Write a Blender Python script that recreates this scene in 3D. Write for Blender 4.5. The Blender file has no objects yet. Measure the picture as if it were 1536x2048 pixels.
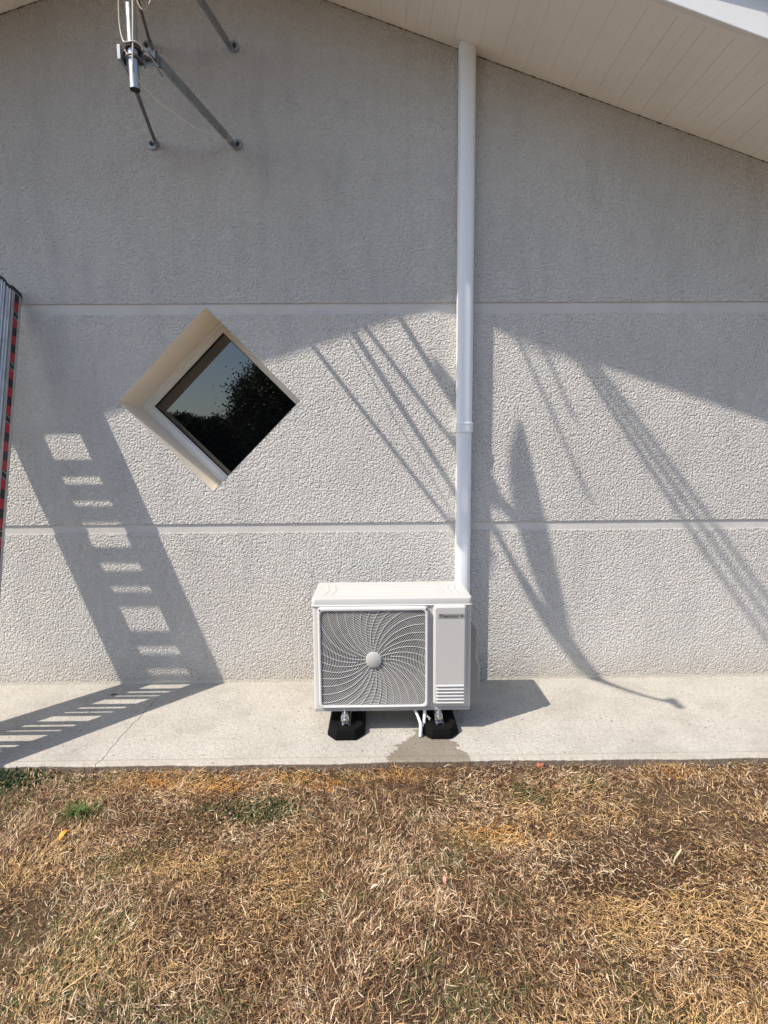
import bpy, bmesh, math, random
import numpy as np
from mathutils import Vector, Matrix

random.seed(7)
rng = np.random.default_rng(11)
SC = bpy.context.scene
COL = SC.collection
PI = math.pi

# ------------------------------------------------------------------ camera
CAM = Vector((0.0, -3.2386, 1.4399))
pitch, yaw, roll = 0.1136, 0.0117, -0.0073
fwd = Vector((math.sin(yaw) * math.cos(pitch), math.cos(yaw) * math.cos(pitch), -math.sin(pitch)))
rgt = Vector((math.cos(yaw), -math.sin(yaw), 0))
up = rgt.cross(fwd)
r2 = rgt * math.cos(roll) + up * math.sin(roll)
u2 = up * math.cos(roll) - rgt * math.sin(roll)
cd = bpy.data.cameras.new("camera")
cd.sensor_fit = 'VERTICAL'
cd.sensor_height = 36.0
cd.lens = 36.0 * 1073.95 / 2048.0
cd.clip_start = 0.02
cd.clip_end = 800
cam = bpy.data.objects.new("camera", cd)
COL.objects.link(cam)
M = Matrix((r2, u2, -fwd)).transposed().to_4x4()
M.translation = CAM
cam.matrix_world = M
SC.camera = cam

# ------------------------------------------------------------------ sky, sun, exposure
KX, KZ = 1.94, 2.70                       # sunlight travels along (KX, 1, -KZ)
w = bpy.data.worlds.new("World")
SC.world = w
w.use_nodes = True
nt = w.node_tree
bg = nt.nodes["Background"]
sky = nt.nodes.new("ShaderNodeTexSky")
sky.sky_type = 'NISHITA'
sky.sun_disc = False
sky.sun_elevation = math.atan2(KZ, math.hypot(KX, 1))
sky.sun_rotation = math.atan2(-KX, -1.0) % (2 * PI)
sky.air_density = 1.0
sky.dust_density = 1.2
sky.ozone_density = 1.0
nt.links.new(sky.outputs[0], bg.inputs[0])
bg.inputs[1].default_value = 0.15
sd = bpy.data.lights.new("sun", 'SUN')
sd.energy = 4.2
sd.angle = math.radians(0.53)
sd.color = (1.0, 0.915, 0.81)
sun = bpy.data.objects.new("sun", sd)
COL.objects.link(sun)
sun.rotation_euler = Vector((KX, 1, -KZ)).to_track_quat('-Z', 'Y').to_euler()
sun.location = (-10, -8, 14)
SC.view_settings.view_transform = 'Standard'
SC.view_settings.look = 'None'
SC.view_settings.gamma = 1
SC.view_settings.exposure = 0.40
SC.cycles.max_bounces = 8
SC.cycles.diffuse_bounces = 4


# ------------------------------------------------------------------ helpers
class MB:
    def __init__(self):
        self.v = []; self.f = []; self.m = []

    def add(self, vs, fs, mi=0):
        o = len(self.v)
        self.v += [tuple(p) for p in vs]
        self.f += [tuple(i + o for i in f) for f in fs]
        self.m += [mi] * len(fs)

    def box(self, a, b, mi=0, mat=None):
        x0, y0, z0 = a; x1, y1, z1 = b
        vs = [Vector(p) for p in ((x0, y0, z0), (x1, y0, z0), (x1, y1, z0), (x0, y1, z0),
                                  (x0, y0, z1), (x1, y0, z1), (x1, y1, z1), (x0, y1, z1))]
        if mat is not None: vs = [mat @ p for p in vs]
        self.add(vs, [(0, 3, 2, 1), (4, 5, 6, 7), (0, 1, 5, 4), (1, 2, 6, 5), (2, 3, 7, 6), (3, 0, 4, 7)], mi)

    def bar(self, a, b, wd, ht, upv=(0, 0, 1), mi=0):
        a = Vector(a); b = Vector(b)
        d = (b - a).normalized()
        s = d.cross(Vector(upv)).normalized(); u = s.cross(d)
        vs = []
        for p in (a, b):
            for i, j in ((-1, -1), (1, -1), (1, 1), (-1, 1)):
                vs.append(p + s * i * wd / 2 + u * j * ht / 2)
        self.add(vs, [(3, 2, 1, 0), (4, 5, 6, 7), (0, 1, 5, 4), (1, 2, 6, 5), (2, 3, 7, 6), (3, 0, 4, 7)], mi)

    def tube(self, pts, r, n=8, closed=False, caps=True, sy=1.0, mi=0, hint=None):
        pts = [Vector(p) for p in pts]
        N = len(pts)
        rr = r if hasattr(r, '__len__') else [r] * N
        vs = []; ref = None
        for i, p in enumerate(pts):
            if closed: t = (pts[(i + 1) % N] - pts[i - 1])
            else: t = pts[min(i + 1, N - 1)] - pts[max(i - 1, 0)]
            if t.length < 1e-9: t = Vector((0, 0, 1))
            t.normalize()
            if hint is not None: a = Vector(hint)
            elif ref is None: a = Vector((0, 1, 0)) if abs(t.y) < .8 else Vector((1, 0, 0))
            else: a = ref
            u = (a - t * a.dot(t)).normalized(); ref = u
            s = t.cross(u)
            for k in range(n):
                an = 2 * PI * (k + .5) / n
                vs.append(p + s * math.cos(an) * rr[i] + u * math.sin(an) * rr[i] * sy)
        fs = []
        for i in range(N if closed else N - 1):
            j = (i + 1) % N
            for k in range(n):
                l = (k + 1) % n
                fs.append((i * n + k, i * n + l, j * n + l, j * n + k))
        if caps and not closed:
            fs.append(tuple(reversed(range(n)))); fs.append(tuple((N - 1) * n + k for k in range(n)))
        self.add(vs, fs, mi)

    def cyl(self, a, b, r, n=16, mi=0):
        self.tube([a, b], r, n, mi=mi)

    def prism(self, poly, z0, z1, mi=0, plane='xy'):
        """poly of (a,b) extruded: plane xy -> along z, xz -> along y, yz -> along x"""
        def P(a, b, c):
            return {'xy': (a, b, c), 'xz': (a, c, b), 'yz': (c, a, b)}[plane]
        n = len(poly)
        vs = [P(a, b, z0) for a, b in poly] + [P(a, b, z1) for a, b in poly]
        fs = [tuple(range(n)), tuple(reversed(range(n, 2 * n)))]
        for i in range(n):
            j = (i + 1) % n
            fs.append((i, i + n, j + n, j))
        self.add(vs, fs, mi)

    def build(self, name, mats, parent=None, smooth=False, bevel=0, seg=2, loc=None, fixn=True):
        me = bpy.data.meshes.new(name)
        me.from_pydata(self.v, [], self.f)
        if not isinstance(mats, (list, tuple)): mats = [mats]
        for m_ in mats: me.materials.append(m_)
        me.polygons.foreach_set('material_index', self.m)
        if fixn:
            bm = bmesh.new(); bm.from_mesh(me)
            bmesh.ops.recalc_face_normals(bm, faces=bm.faces)
            bm.to_mesh(me); bm.free()
        if smooth:
            me.polygons.foreach_set('use_smooth', [True] * len(me.polygons))
            if smooth != 'all':
                me.set_sharp_from_angle(angle=math.radians(40))
        me.update()
        o = bpy.data.objects.new(name, me)
        COL.objects.link(o)
        if parent is not None:
            o.parent = parent
            o.matrix_parent_inverse = world_of(parent).inverted()
        if bevel:
            b = o.modifiers.new('bevel', 'BEVEL'); b.width = bevel; b.segments = seg
            b.limit_method = 'ANGLE'; b.angle_limit = math.radians(35)
            b.harden_normals = False
        return o


def world_of(o):
    m_ = Matrix.Translation(o.location) @ o.rotation_euler.to_matrix().to_4x4()
    if o.parent is not None:
        m_ = world_of(o.parent) @ o.matrix_parent_inverse @ m_
    return m_


def tag(o, label=None, cat=None, group=None, kind=None):
    if label: o['label'] = label
    if cat: o['category'] = cat
    if group: o['group'] = group
    if kind: o['kind'] = kind
    return o


def thing(name, loc, label, cat, group=None):
    o = bpy.data.objects.new(name, None)
    COL.objects.link(o); o.location = loc
    o.empty_display_size = .1
    return tag(o, label, cat, group)


def rrect(x0, y0, x1, y1, r, n=5):
    pts = []
    for cx, cy, a0 in ((x1 - r, y1 - r, 0), (x0 + r, y1 - r, 90), (x0 + r, y0 + r, 180), (x1 - r, y0 + r, 270)):
        for i in range(n + 1):
            a = math.radians(a0 + 90 * i / n)
            pts.append((cx + r * math.cos(a), cy + r * math.sin(a)))
    return pts


# ------------------------------------------------------------------ materials
def mat(name, col=(.5, .5, .5), rough=.6, metal=0.0, spec=.5):
    m_ = bpy.data.materials.new(name); m_.use_nodes = True
    b = m_.node_tree.nodes['Principled BSDF']
    b.inputs['Base Color'].default_value = (*col, 1)
    b.inputs['Roughness'].default_value = rough
    b.inputs['Metallic'].default_value = metal
    b.inputs['Specular IOR Level'].default_value = spec
    return m_


class N:
    """tiny node builder"""
    def __init__(self, m_):
        self.t = m_.node_tree; self.b = self.t.nodes['Principled BSDF']
        self.tc = self.t.nodes.new('ShaderNodeTexCoord').outputs['Object']

    def n(self, typ, **kw):
        nd = self.t.nodes.new(typ)
        for k, v in kw.items():
            if k.startswith('i_'):
                nd.inputs[int(k[2:])].default_value = v
            else: setattr(nd, k, v)
        return nd

    def l(self, a, b): self.t.links.new(a, b)

    def noise(self, scale, detail=2, rough=.5, vec=None, dist=0, stretch=None):
        nd = self.n('ShaderNodeTexNoise')
        nd.inputs['Scale'].default_value = scale; nd.inputs['Detail'].default_value = detail
        nd.inputs['Roughness'].default_value = rough; nd.inputs['Distortion'].default_value = dist
        v = vec or self.tc
        if stretch:
            mp = self.n('ShaderNodeMapping'); mp.inputs['Scale'].default_value = stretch
            self.l(v, mp.inputs['Vector']); v = mp.outputs[0]
        self.l(v, nd.inputs['Vector'])
        return nd.outputs['Fac']

    def ramp(self, fac, stops):
        nd = self.n('ShaderNodeValToRGB')
        el = nd.color_ramp.elements
        while len(el) < len(stops): el.new(.5)
        for e, (p, c) in zip(el, stops):
            e.position = p; e.color = (*c, 1) if len(c) == 3 else c
        self.l(fac, nd.inputs[0])
        return nd.outputs[0]

    def math(self, op, a, b=None, c=None, clamp=False):
        nd = self.n('ShaderNodeMath', operation=op, use_clamp=clamp)
        for i, x in enumerate((a, b, c)):
            if x is None: continue
            if isinstance(x, (int, float)): nd.inputs[i].default_value = x
            else: self.l(x, nd.inputs[i])
        return nd.outputs[0]

    def mix(self, fac, a, b, typ='MIX'):
        nd = self.n('ShaderNodeMix', data_type='RGBA', blend_type=typ)
        for i, x in ((0, fac), (6, a), (7, b)):
            if isinstance(x, (int, float)): nd.inputs[i].default_value = x
            elif isinstance(x, tuple): nd.inputs[i].default_value = (*x, 1)
            else: self.l(x, nd.inputs[i])
        return nd.outputs[2]

    def sep(self):
        nd = self.n('ShaderNodeSeparateXYZ'); self.l(self.tc, nd.inputs[0]); return nd.outputs

    def bump(self, h, dist, strength=1.0, prev=None):
        nd = self.n('ShaderNodeBump'); nd.inputs['Distance'].default_value = dist
        nd.inputs['Strength'].default_value = strength
        self.l(h, nd.inputs['Height'])
        if prev: self.l(prev, nd.inputs['Normal'])
        self.l(nd.outputs[0], self.b.inputs['Normal'])
        return nd.outputs[0]

    def col(self, c): self.l(c, self.b.inputs['Base Color'])
    def rgh(self, c): self.l(c, self.b.inputs['Roughness'])


def m_stucco():
    m_ = mat('scraped_render', rough=.95, spec=.15); n = N(m_)
    a = n.noise(88, 2.0, .55, dist=.35)
    b = n.noise(150, 2, .6)
    big = n.noise(1.1, 4, .6)
    big2 = n.noise(9, 3, .6)
    base = n.ramp(big, [(.3, (.66, .634, .588)), (.7, (.74, .714, .668))])
    c = n.mix(n.math('MULTIPLY', n.ramp(a, [(.38, (1, 1, 1)), (.6, (0, 0, 0))]), .30), base, (.47, .45, .44))
    c = n.mix(n.math('MULTIPLY', n.ramp(big2, [(.5, (0, 0, 0)), (.75, (1, 1, 1))]), .18), c, (.55, .52, .49))
    s = n.sep()
    # grey weathering: soft runs below the eave and above the upper band, soil splash at the foot
    st = n.noise(2.6, 4, .6, stretch=(2.6, 1, .55))
    c = n.mix(n.math('MULTIPLY', n.ramp(st, [(.48, (0, 0, 0)), (.70, (1, 1, 1))]), .34), c, (.47, .46, .45))
    up = n.math('MULTIPLY', n.math('GREATER_THAN', s[2], 2.29), n.math('SUBTRACT', 1.0, n.math('MULTIPLY', n.math('SUBTRACT', s[2], 2.29), 1.5), clamp=True))
    c = n.mix(n.math('MULTIPLY', n.math('MULTIPLY', up, n.noise(4.5, 4, .65)), .35), c, (.47, .46, .45))
    lo_ = n.math('SUBTRACT', 1.0, n.math('DIVIDE', s[2], n.math('MULTIPLY', n.noise(5, 4, .7), .42)), clamp=True)
    c = n.mix(n.math('MULTIPLY', lo_, .45), c, (.52, .45, .36))
    foot_ = n.math('LESS_THAN', s[2], n.math('ADD', .004, n.math('MULTIPLY', n.noise(14, 4, .7), .035)))
    c = n.mix(foot_, c, (.62, .575, .49))
    n.col(c)
    ar = n.ramp(a, [(.34, (0, 0, 0)), (.64, (1, 1, 1))])
    vo = n.n('ShaderNodeTexVoronoi', feature='SMOOTH_F1'); vo.inputs['Scale'].default_value = 88; vo.inputs['Smoothness'].default_value = .35; vo.inputs['Randomness'].default_value = 1
    wv = n.n('ShaderNodeMix', data_type='VECTOR'); wv.inputs[0].default_value = .018
    nz = n.n('ShaderNodeTexNoise'); nz.inputs['Scale'].default_value = 55; n.l(n.tc, nz.inputs['Vector'])
    n.l(n.tc, wv.inputs[4]); n.l(nz.outputs['Color'], wv.inputs[5]); n.l(wv.outputs[1], vo.inputs['Vector'])
    vh = n.math('SUBTRACT', 1.0, vo.outputs['Distance'])
    h = n.math('ADD', n.math('MULTIPLY', vh, 1.0), n.math('ADD', n.math('MULTIPLY', ar, .45), n.math('MULTIPLY', b, .40)))
    n.bump(n.math('MULTIPLY', h, n.math('SUBTRACT', 1.0, n.math('MULTIPLY', foot_, .75))), .0088, 1.0)
    return m_


def m_band():
    m_ = mat('smooth_render_band', rough=.9, spec=.2); n = N(m_)
    f = n.noise(5, 4, .6)
    n.col(n.ramp(f, [(.3, (.59, .565, .525)), (.7, (.67, .645, .60))]))
    n.bump(n.noise(120, 3, .6), .0022, .9)
    return m_


def m_reveal():
    m_ = mat('cream_render', rough=.85, spec=.2); n = N(m_)
    f = n.noise(4, 4, .6)
    n.col(n.ramp(f, [(.3, (.78, .71, .60)), (.7, (.84, .77, .67))]))
    n.bump(n.noise(180, 3, .6), .001, .8)
    return m_


def m_concrete():
    m_ = mat('old_concrete', rough=.9, spec=.2); n = N(m_)
    s = n.sep()
    f = n.noise(3.2, 8, .72); g = n.noise(60, 4, .7); h = n.noise(260, 2, .6)
    c = n.ramp(f, [(.3, (.40, .38, .335)), (.5, (.52, .495, .445)), (.72, (.61, .585, .53))])
    c = n.mix(n.math('MULTIPLY', n.ramp(g, [(.45, (0, 0, 0)), (.64, (1, 1, 1))]), .55), c, (.30, .275, .235))
    c = n.mix(n.math('MULTIPLY', n.ramp(h, [(.52, (0, 0, 0)), (.64, (1, 1, 1))]), .40), c, (.34, .31, .27))
    # broom strokes and dark grit
    br = n.noise(28, 3, .7, stretch=(6, 1.1, 1), dist=.3)
    c = n.mix(n.math('MULTIPLY', n.ramp(br, [(.5, (0, 0, 0)), (.72, (1, 1, 1))]), .22), c, (.36, .33, .28))
    sp = n.n('ShaderNodeTexVoronoi', feature='F1'); sp.inputs['Scale'].default_value = 21; n.l(n.tc, sp.inputs[0])
    spk = n.math('LESS_THAN', sp.outputs['Distance'], n.math('MULTIPLY', n.noise(7, 1), .17))
    c = n.mix(n.math('MULTIPLY', spk, .75), c, (.10, .085, .07))
    low = n.math('LESS_THAN', s[2], n.math('SUBTRACT', -.003, n.math('MULTIPLY', n.noise(25, 3), .012)))
    # trowelled front margin, dirtier
    edge = n.math('LESS_THAN', s[1], n.math('ADD', -.845, n.math('MULTIPLY', n.noise(3, 3), .012)))
    c = n.mix(n.math('MULTIPLY', edge, .35), c, (.50, .45, .385))
    ln = n.math('LESS_THAN', n.math('ABSOLUTE', n.math('ADD', s[1], n.math('SUBTRACT', .846, n.math('MULTIPLY', n.noise(2.5, 3), .010)))), .0022)
    c = n.mix(n.math('MULTIPLY', ln, .55), c, (.22, .19, .16))
    # crack across the slab
    cx = n.math('ADD', s[0], n.math('ADD', 1.345, n.math('MULTIPLY', n.noise(7, 4, .7), -.06)))
    crk = n.math('LESS_THAN', n.math('ABSOLUTE', cx), n.math('MULTIPLY', n.noise(11, 3, .7), .0036))
    crk = n.math('MULTIPLY', crk, n.math('LESS_THAN', s[1], -.20))
    c = n.mix(n.math('MULTIPLY', crk, .7), c, (.06, .05, .04))
    # wet patch under the drain hose: a blob that runs to the front edge
    yy = n.math('MULTIPLY', n.math('ADD', s[1], .60), -1.0)              # 0 at top .. .28 at edge
    half = n.math('ADD', .035, n.math('MULTIPLY', n.math('POWER', n.math('MAXIMUM', yy, 0.0001), .8), .47))
    wob = n.math('MULTIPLY', n.math('SUBTRACT', n.noise(13, 5, .7), .5), .20)
    dx = n.math('ABSOLUTE', n.math('SUBTRACT', s[0], .232))
    wet = n.math('LESS_THAN', n.math('ADD', dx, wob), half)
    wet = n.math('MULTIPLY', wet, n.math('GREATER_THAN', yy, 0.0))
    c = n.mix(wet, c, n.mix(.60, c, (.12, .085, .045)))
    c = n.mix(n.math('MULTIPLY', low, .8), c, (.17, .12, .08))
    n.col(c)
    n.rgh(n.math('SUBTRACT', .9, n.math('MULTIPLY', wet, .42)))
    hh = n.math('ADD', n.math('MULTIPLY', g, .8), n.math('ADD', n.math('MULTIPLY', h, .5), n.math('MULTIPLY', br, .5)))
    hh = n.math('SUBTRACT', hh, n.math('MULTIPLY', spk, .8))
    hh = n.math('SUBTRACT', hh, n.math('MULTIPLY', crk, 1.5))
    n.bump(hh, .006, 1.0)
    return m_


def m_soil():
    m_ = mat('dry_soil', rough=1, spec=.05); n = N(m_)
    f = n.noise(3, 5, .65); g = n.noise(45, 5, .7)
    c = n.ramp(f, [(.35, (.085, .050, .032)), (.55, (.15, .095, .058)), (.72, (.23, .155, .09))])
    c = n.mix(n.math('MULTIPLY', n.ramp(g, [(.4, (1, 1, 1)), (.62, (0, 0, 0))]), .5), c, (.09, .06, .042))
    n.col(c)
    n.bump(n.math('ADD', g, n.noise(160, 3)), .014, 1)
    return m_


def m_vc(name, rough=.75, spec=.25, attr='tint'):
    """material whose colour is a per-blade / per-leaf species tint"""
    m_ = mat(name, rough=rough, spec=spec)
    a = m_.node_tree.nodes.new('ShaderNodeAttribute'); a.attribute_name = attr
    m_.node_tree.links.new(a.outputs['Color'], m_.node_tree.nodes['Principled BSDF'].inputs['Base Color'])
    return m_


def m_paint(name, col, rough=.4, var=.05, bump=.0002, spec=.5, scale=6, dirt=None, dirt_amt=.25):
    m_ = mat(name, col, rough, spec=spec); n = N(m_)
    f = n.noise(scale, 5, .6)
    a = tuple(max(0, x * (1 - var)) for x in col); b = tuple(min(1, x * (1 + var)) for x in col)
    c = n.ramp(f, [(.3, a), (.7, b)])
    if dirt:
        c = n.mix(n.math('MULTIPLY', n.ramp(n.noise(scale * 4, 5, .7), [(.52, (0, 0, 0)), (.75, (1, 1, 1))]), dirt_amt), c, dirt)
    n.col(c)
    n.rgh(n.math('ADD', rough - .08, n.math('MULTIPLY', n.noise(scale * 3, 4), .16)))
    if bump: n.bump(n.noise(400, 2), bump, .6)
    return m_


def m_metal(name, col, rough, metal=1.0, stain=None):
    m_ = mat(name, col, rough, metal); n = N(m_)
    f = n.noise(14, 5, .65)
    c = n.ramp(f, [(.35, tuple(x * .8 for x in col)), (.65, col)])
    if stain: c = n.mix(n.math('MULTIPLY', n.ramp(n.noise(30, 4, .7), [(.5, (0, 0, 0)), (.7, (1, 1, 1))]), .5), c, stain)
    n.col(c)
    n.rgh(n.math('ADD', rough - .1, n.math('MULTIPLY', n.noise(40, 3), .2)))
    return m_


MT = dict(
    stucco=m_stucco(), band=m_band(), reveal=m_reveal(), concrete=m_concrete(), soil=m_soil(),
    soffit=m_paint('cream_pvc', (.90, .885, .83), .45, .04, .0001, scale=3),
    fascia=m_paint('white_fascia', (.80, .80, .78), .5, .03, .0002, scale=5, dirt=(.5, .5, .48), dirt_amt=.15),
    tile=m_paint('grey_roof_tile', (.17, .15, .14), .8, .2, .002, scale=12),
    frame=m_paint('cream_window_frame', (.78, .77, .73), .45, .02, 0),
    seal=mat('dark_rubber_seal', (.015, .015, .015), .6),
    pipe=m_paint('white_pvc', (.88, .90, .92), .32, .02, 0, scale=3, dirt=(.6, .6, .58), dirt_amt=.12),
    acwhite=m_paint('enamelled_white_steel', (.57, .565, .545), .38, .015, .0001, scale=4, dirt=(.6, .57, .5), dirt_amt=.08),
    acgrille=m_paint('white_grille_plastic', (.74, .735, .71), .4, .01, 0),
    acdark=m_paint('dark_fan_plastic', (.008, .008, .009), .55, .1, 0),
    acfan=m_paint('grey_fan_blade', (.03, .03, .032), .45, .1, 0),
    plate=mat('grey_name_plate', (.34, .34, .335), .4),
    ink=mat('dark_ink', (.03, .03, .03), .5),
    screw=m_metal('screw_steel', (.35, .34, .33), .4),
    zinc=m_metal('bright_zinc', (.80, .82, .84), .28),
    galv=m_metal('galvanised_steel', (.42, .44, .46), .48, .85, stain=(.20, .17, .15)),
    dull=m_metal('weathered_steel', (.22, .20, .20), .6, .6, stain=(.16, .10, .08)),
    black=m_paint('black_plastic', (.02, .02, .02), .5, .1, 0),
    rubber=m_paint('black_rubber', (.005, .005, .005), .85, .15, .0015, scale=20, spec=.15),
    hose=m_paint('white_hose', (.72, .74, .75), .4, .04, 0),
    alu=m_metal('brushed_aluminium', (.80, .83, .86), .42),
    alug=m_metal('dull_aluminium', (.60, .61, .62), .5, .7),
    red=m_paint('red_tape', (.42, .012, .03), .35, .05, 0),
    blk=m_paint('black_tape', (.012, .011, .014), .35, .05, 0),
    wht=mat('white_print', (.7, .7, .7), .5),
    coax=m_paint('cream_coax', (.66, .63, .55), .45, .05, 0),
    bark=m_paint('tree_bark', (.10, .075, .05), .9, .3, .01, scale=12),
    hedgecore=m_paint('hedge_twigs', (.02, .025, .01), 1, .3, .01, scale=9),
)
gl = mat('window_glass', (.004, .004, .005), 0.0, spec=.75)
gl.node_tree.nodes['Principled BSDF'].inputs['IOR'].default_value = 1.8
MT['glass'] = gl

# ------------------------------------------------------------------ ground and path
def sheet(name, x0, y0, x1, y1, z, m_, kind='structure', label=None):
    b = MB(); b.add([(x0, y0, z), (x1, y0, z), (x1, y1, z), (x0, y1, z)], [(0, 1, 2, 3)])
    o = b.build(name, m_, fixn=False); return tag(o, label, None, None, kind)


sheet('ground', -150, -200, 150, 150, -.04, MT['soil'], label='bare dry brown earth under the grass')

SLAB = -.8815
b = MB()
# slab top with a slightly irregular front edge
xs = np.linspace(-3.2, 3.2, 300); xs[0] = -6; xs[-1] = 4.6
ch_ = {}
for _ in range(22): ch_[random.randrange(300)] = random.uniform(.002, .006)
ed = [SLAB + ch_.get(i_, 0) + .5 * ch_.get(i_ + 1, 0) + .004 * math.sin(x * 3.1) + .003 * math.sin(x * 11.3 + 1) + random.uniform(-.0022, .0022) for i_, x in enumerate(xs)]
vs = []; fs = []
for x, e in zip(xs, ed):
    vs += [(x, 0.02, 0), (x, e + .008, 0), (x, e, -.007), (x, e - .002, -.09)]
for i in range(len(xs) - 1):
    for k in range(3):
        fs.append((i * 4 + k, (i + 1) * 4 + k, (i + 1) * 4 + k + 1, i * 4 + k + 1))
b.add(vs, fs)
tag(b.build('path', MT['concrete']), 'pale weathered concrete path along the foot of the wall', kind='structure')

# ------------------------------------------------------------------ house
AX, AZ, SR, SL = -1.006, 4.137, .333, .312          # gable apex and the two roof slopes
XL, XR = -6.2, 4.3
def rakez(x): return AZ - (SR * (x - AX) if x > AX else SL * (AX - x))
WX, WZ, WR = -.9885, 1.7397, .5347                  # diamond window: centre and half diagonal
G1, G1b, G2, G2b = 2.2945, 2.232, 1.0075, .950
house = thing('house', (AX, 0, 0), 'cream rendered house gable with a diamond window and a boarded overhanging eave', 'house')

bm = bmesh.new()
loop = [(XL, -.1), (XR, -.1), (XR, rakez(XR)), (AX, AZ), (XL, rakez(XL))]
bm.faces.new([bm.verts.new((x, 0, z)) for x, z in loop])
def cut(co, no):
    bmesh.ops.bisect_plane(bm, geom=bm.verts[:] + bm.edges[:] + bm.faces[:], plane_co=co, plane_no=no, dist=1e-6)
for z in (G1, G1b, G2, G2b): cut((0, 0, z), (0, 0, 1))
for sx in (-1, 1):
    for sz in (-1, 1): cut((WX + sx * WR, 0, WZ), (sx, 0, sz))
wallf, bandf = [], []
for f in bm.faces:
    c = f.calc_center_median()
    if abs(c.x - WX) + abs(c.z - WZ) < WR - 1e-5: continue
    pts = [v.co.copy() for v in f.verts]
    (bandf if (G1b < c.z < G1 or G2b < c.z < G2) else wallf).append(pts)
bm.free()
b = MB()
for pts in wallf: b.add(pts, [tuple(range(len(pts)))])
BD = .007
for z in (G1, G1b, G2, G2b):
    segs = [(XL, XR)]
    hw = WR - abs(z - WZ)
    if hw > 0: segs = [(XL, WX - hw), (WX + hw, XR)]
    for x0, x1 in segs: b.add([(x0, 0, z), (x1, 0, z), (x1, BD, z), (x0, BD, z)], [(0, 1, 2, 3)])
# other walls of the house body
b.add([(XL, 0, -.1), (XL, 7, -.1), (XL, 7, rakez(XL)), (XL, 0, rakez(XL))], [(0, 1, 2, 3)])
b.add([(XR, 0, -.1), (XR, 7, -.1), (XR, 7, rakez(XR)), (XR, 0, rakez(XR))], [(0, 1, 2, 3)])
b.add([(x, 7, z) for x, z in loop], [tuple(range(5))])
b.build('wall', MT['stucco'], house, fixn=False)
for lo, hi in ((G1b, G1), (G2b, G2)):
    b = MB()
    for pts in bandf:
        cz = sum(p.z for p in pts) / len(pts)
        if lo < cz < hi: b.add([(p.x, BD, p.z) for p in pts], [tuple(range(len(pts)))])
    b.build('smooth_band', MT['band'], house, fixn=False)

# window: reveal, stepped frame, pane
def dq(r, y): return [(WX, y, WZ + r), (WX - r, y, WZ), (WX, y, WZ - r), (WX + r, y, WZ)]
def rings(b, seq, mi=0):
    for (ra, ya), (rb, yb) in zip(seq[:-1], seq[1:]):
        A = dq(ra, ya); B = dq(rb, yb)
        for i in range(4):
            j = (i + 1) % 4
            b.add([A[i], A[j], B[j], B[i]], [(0, 1, 2, 3)], mi)
window = thing('window', (WX, .33, WZ), None, None); window.parent = house
window.matrix_parent_inverse = world_of(house).inverted()
b = MB(); rings(b, [(WR, -.001), (WR, .42)]); b.build('reveal', MT['reveal'], window, fixn=False)
b = MB(); rings(b, [(WR - .001, .36), (WR - .001, .312), (WR - .016, .312), (WR - .018, .328), (WR - .056, .332), (WR - .060, .345), (WR - .068, .347), (WR - .068, .38)])
b.build('frame', MT['frame'], window, fixn=False)
b = MB(); rings(b, [(WR - .0685, .353), (WR - .075, .353), (WR - .075, .37)]); b.build('seal', MT['seal'], window, fixn=False)
b = MB(); b.add(dq(WR - .070, .364), [(0, 1, 2, 3)]); b.add([(x, y + .02, z) for x, y, z in dq(WR - .070, .364)], [(3, 2, 1, 0)])
b.build('pane', MT['glass'], window, fixn=False)

# soffit boards: grooves run square to the wall
SO = .665
b = MB()
def soff(b, xa, xb, slope_sign):
    pitch_ = .0655; k = 0
    x = xa
    while (x - xb) * slope_sign < 0:
        xn = x + pitch_ * slope_sign
        g = (.0012 if k % 2 else .0020) * slope_sign
        dz = .0018 if k % 2 else .0035
        p = [(x, 0), (x + .0008 * slope_sign, dz), (x + g, dz), (x + g + .0008 * slope_sign, 0), (xn, 0)]
        for (x0, d0), (x1, d1) in zip(p[:-1], p[1:]):
            b.add([(x0, -SO, rakez(x0) + d0), (x1, -SO, rakez(x1) + d1), (x1, .01, rakez(x1) + d1), (x0, .01, rakez(x0) + d0)], [(0, 1, 2, 3)])
        x = xn; k += 1
soff(b, AX, XR + .5, 1); soff(b, AX, XL - .5, -1)
b.build('soffit', MT['soffit'], house, fixn=False)
# edge trim of the soffit, fascia board
def rake_strip(b, y0, y1, h0, h1, x0=XL - .5, x1=XR + .5, mi=0):
    for a, c in ((x0, AX), (AX, x1)):
        vs = []
        for x in (a, c):
            for y in (y0, y1):
                for h in (h0, h1): vs.append((x, y, rakez(x) + h))
        b.add(vs, [(0, 4, 5, 1), (2, 3, 7, 6), (0, 2, 6, 4), (1, 5, 7, 3), (0, 1, 3, 2), (4, 6, 7, 5)], mi)
b = MB(); rake_strip(b, -SO + .002, -SO + .030, -.005, .02); b.build('edge_trim', MT['soffit'], house, bevel=.002)
for x_end in (XR, XL):  # brown tube stands in for the gap at the board ends, shade as colour
    b = MB(); n_ = int(abs(x_end - AX) / .012)
    xsj = [AX + (x_end - AX) * i / n_ for i in range(n_ + 1)]
    b.tube([(x, -.0015, rakez(x) - .001 + random.uniform(-.0015, .0005)) for x in xsj],
           [random.choice((.0010, .0012, .0016, .0022, .0038)) * random.uniform(.7, 1.2) for x in xsj], 6, sy=.8)
    b.build('joint_gap', m_paint('dark_joint_gap', (.12, .095, .07), .95, .3, 0, scale=40), house, smooth='all')
b = MB(); rake_strip(b, -.692, -SO, -.012, .27); b.build('fascia', MT['fascia'], house, bevel=.004)
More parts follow.
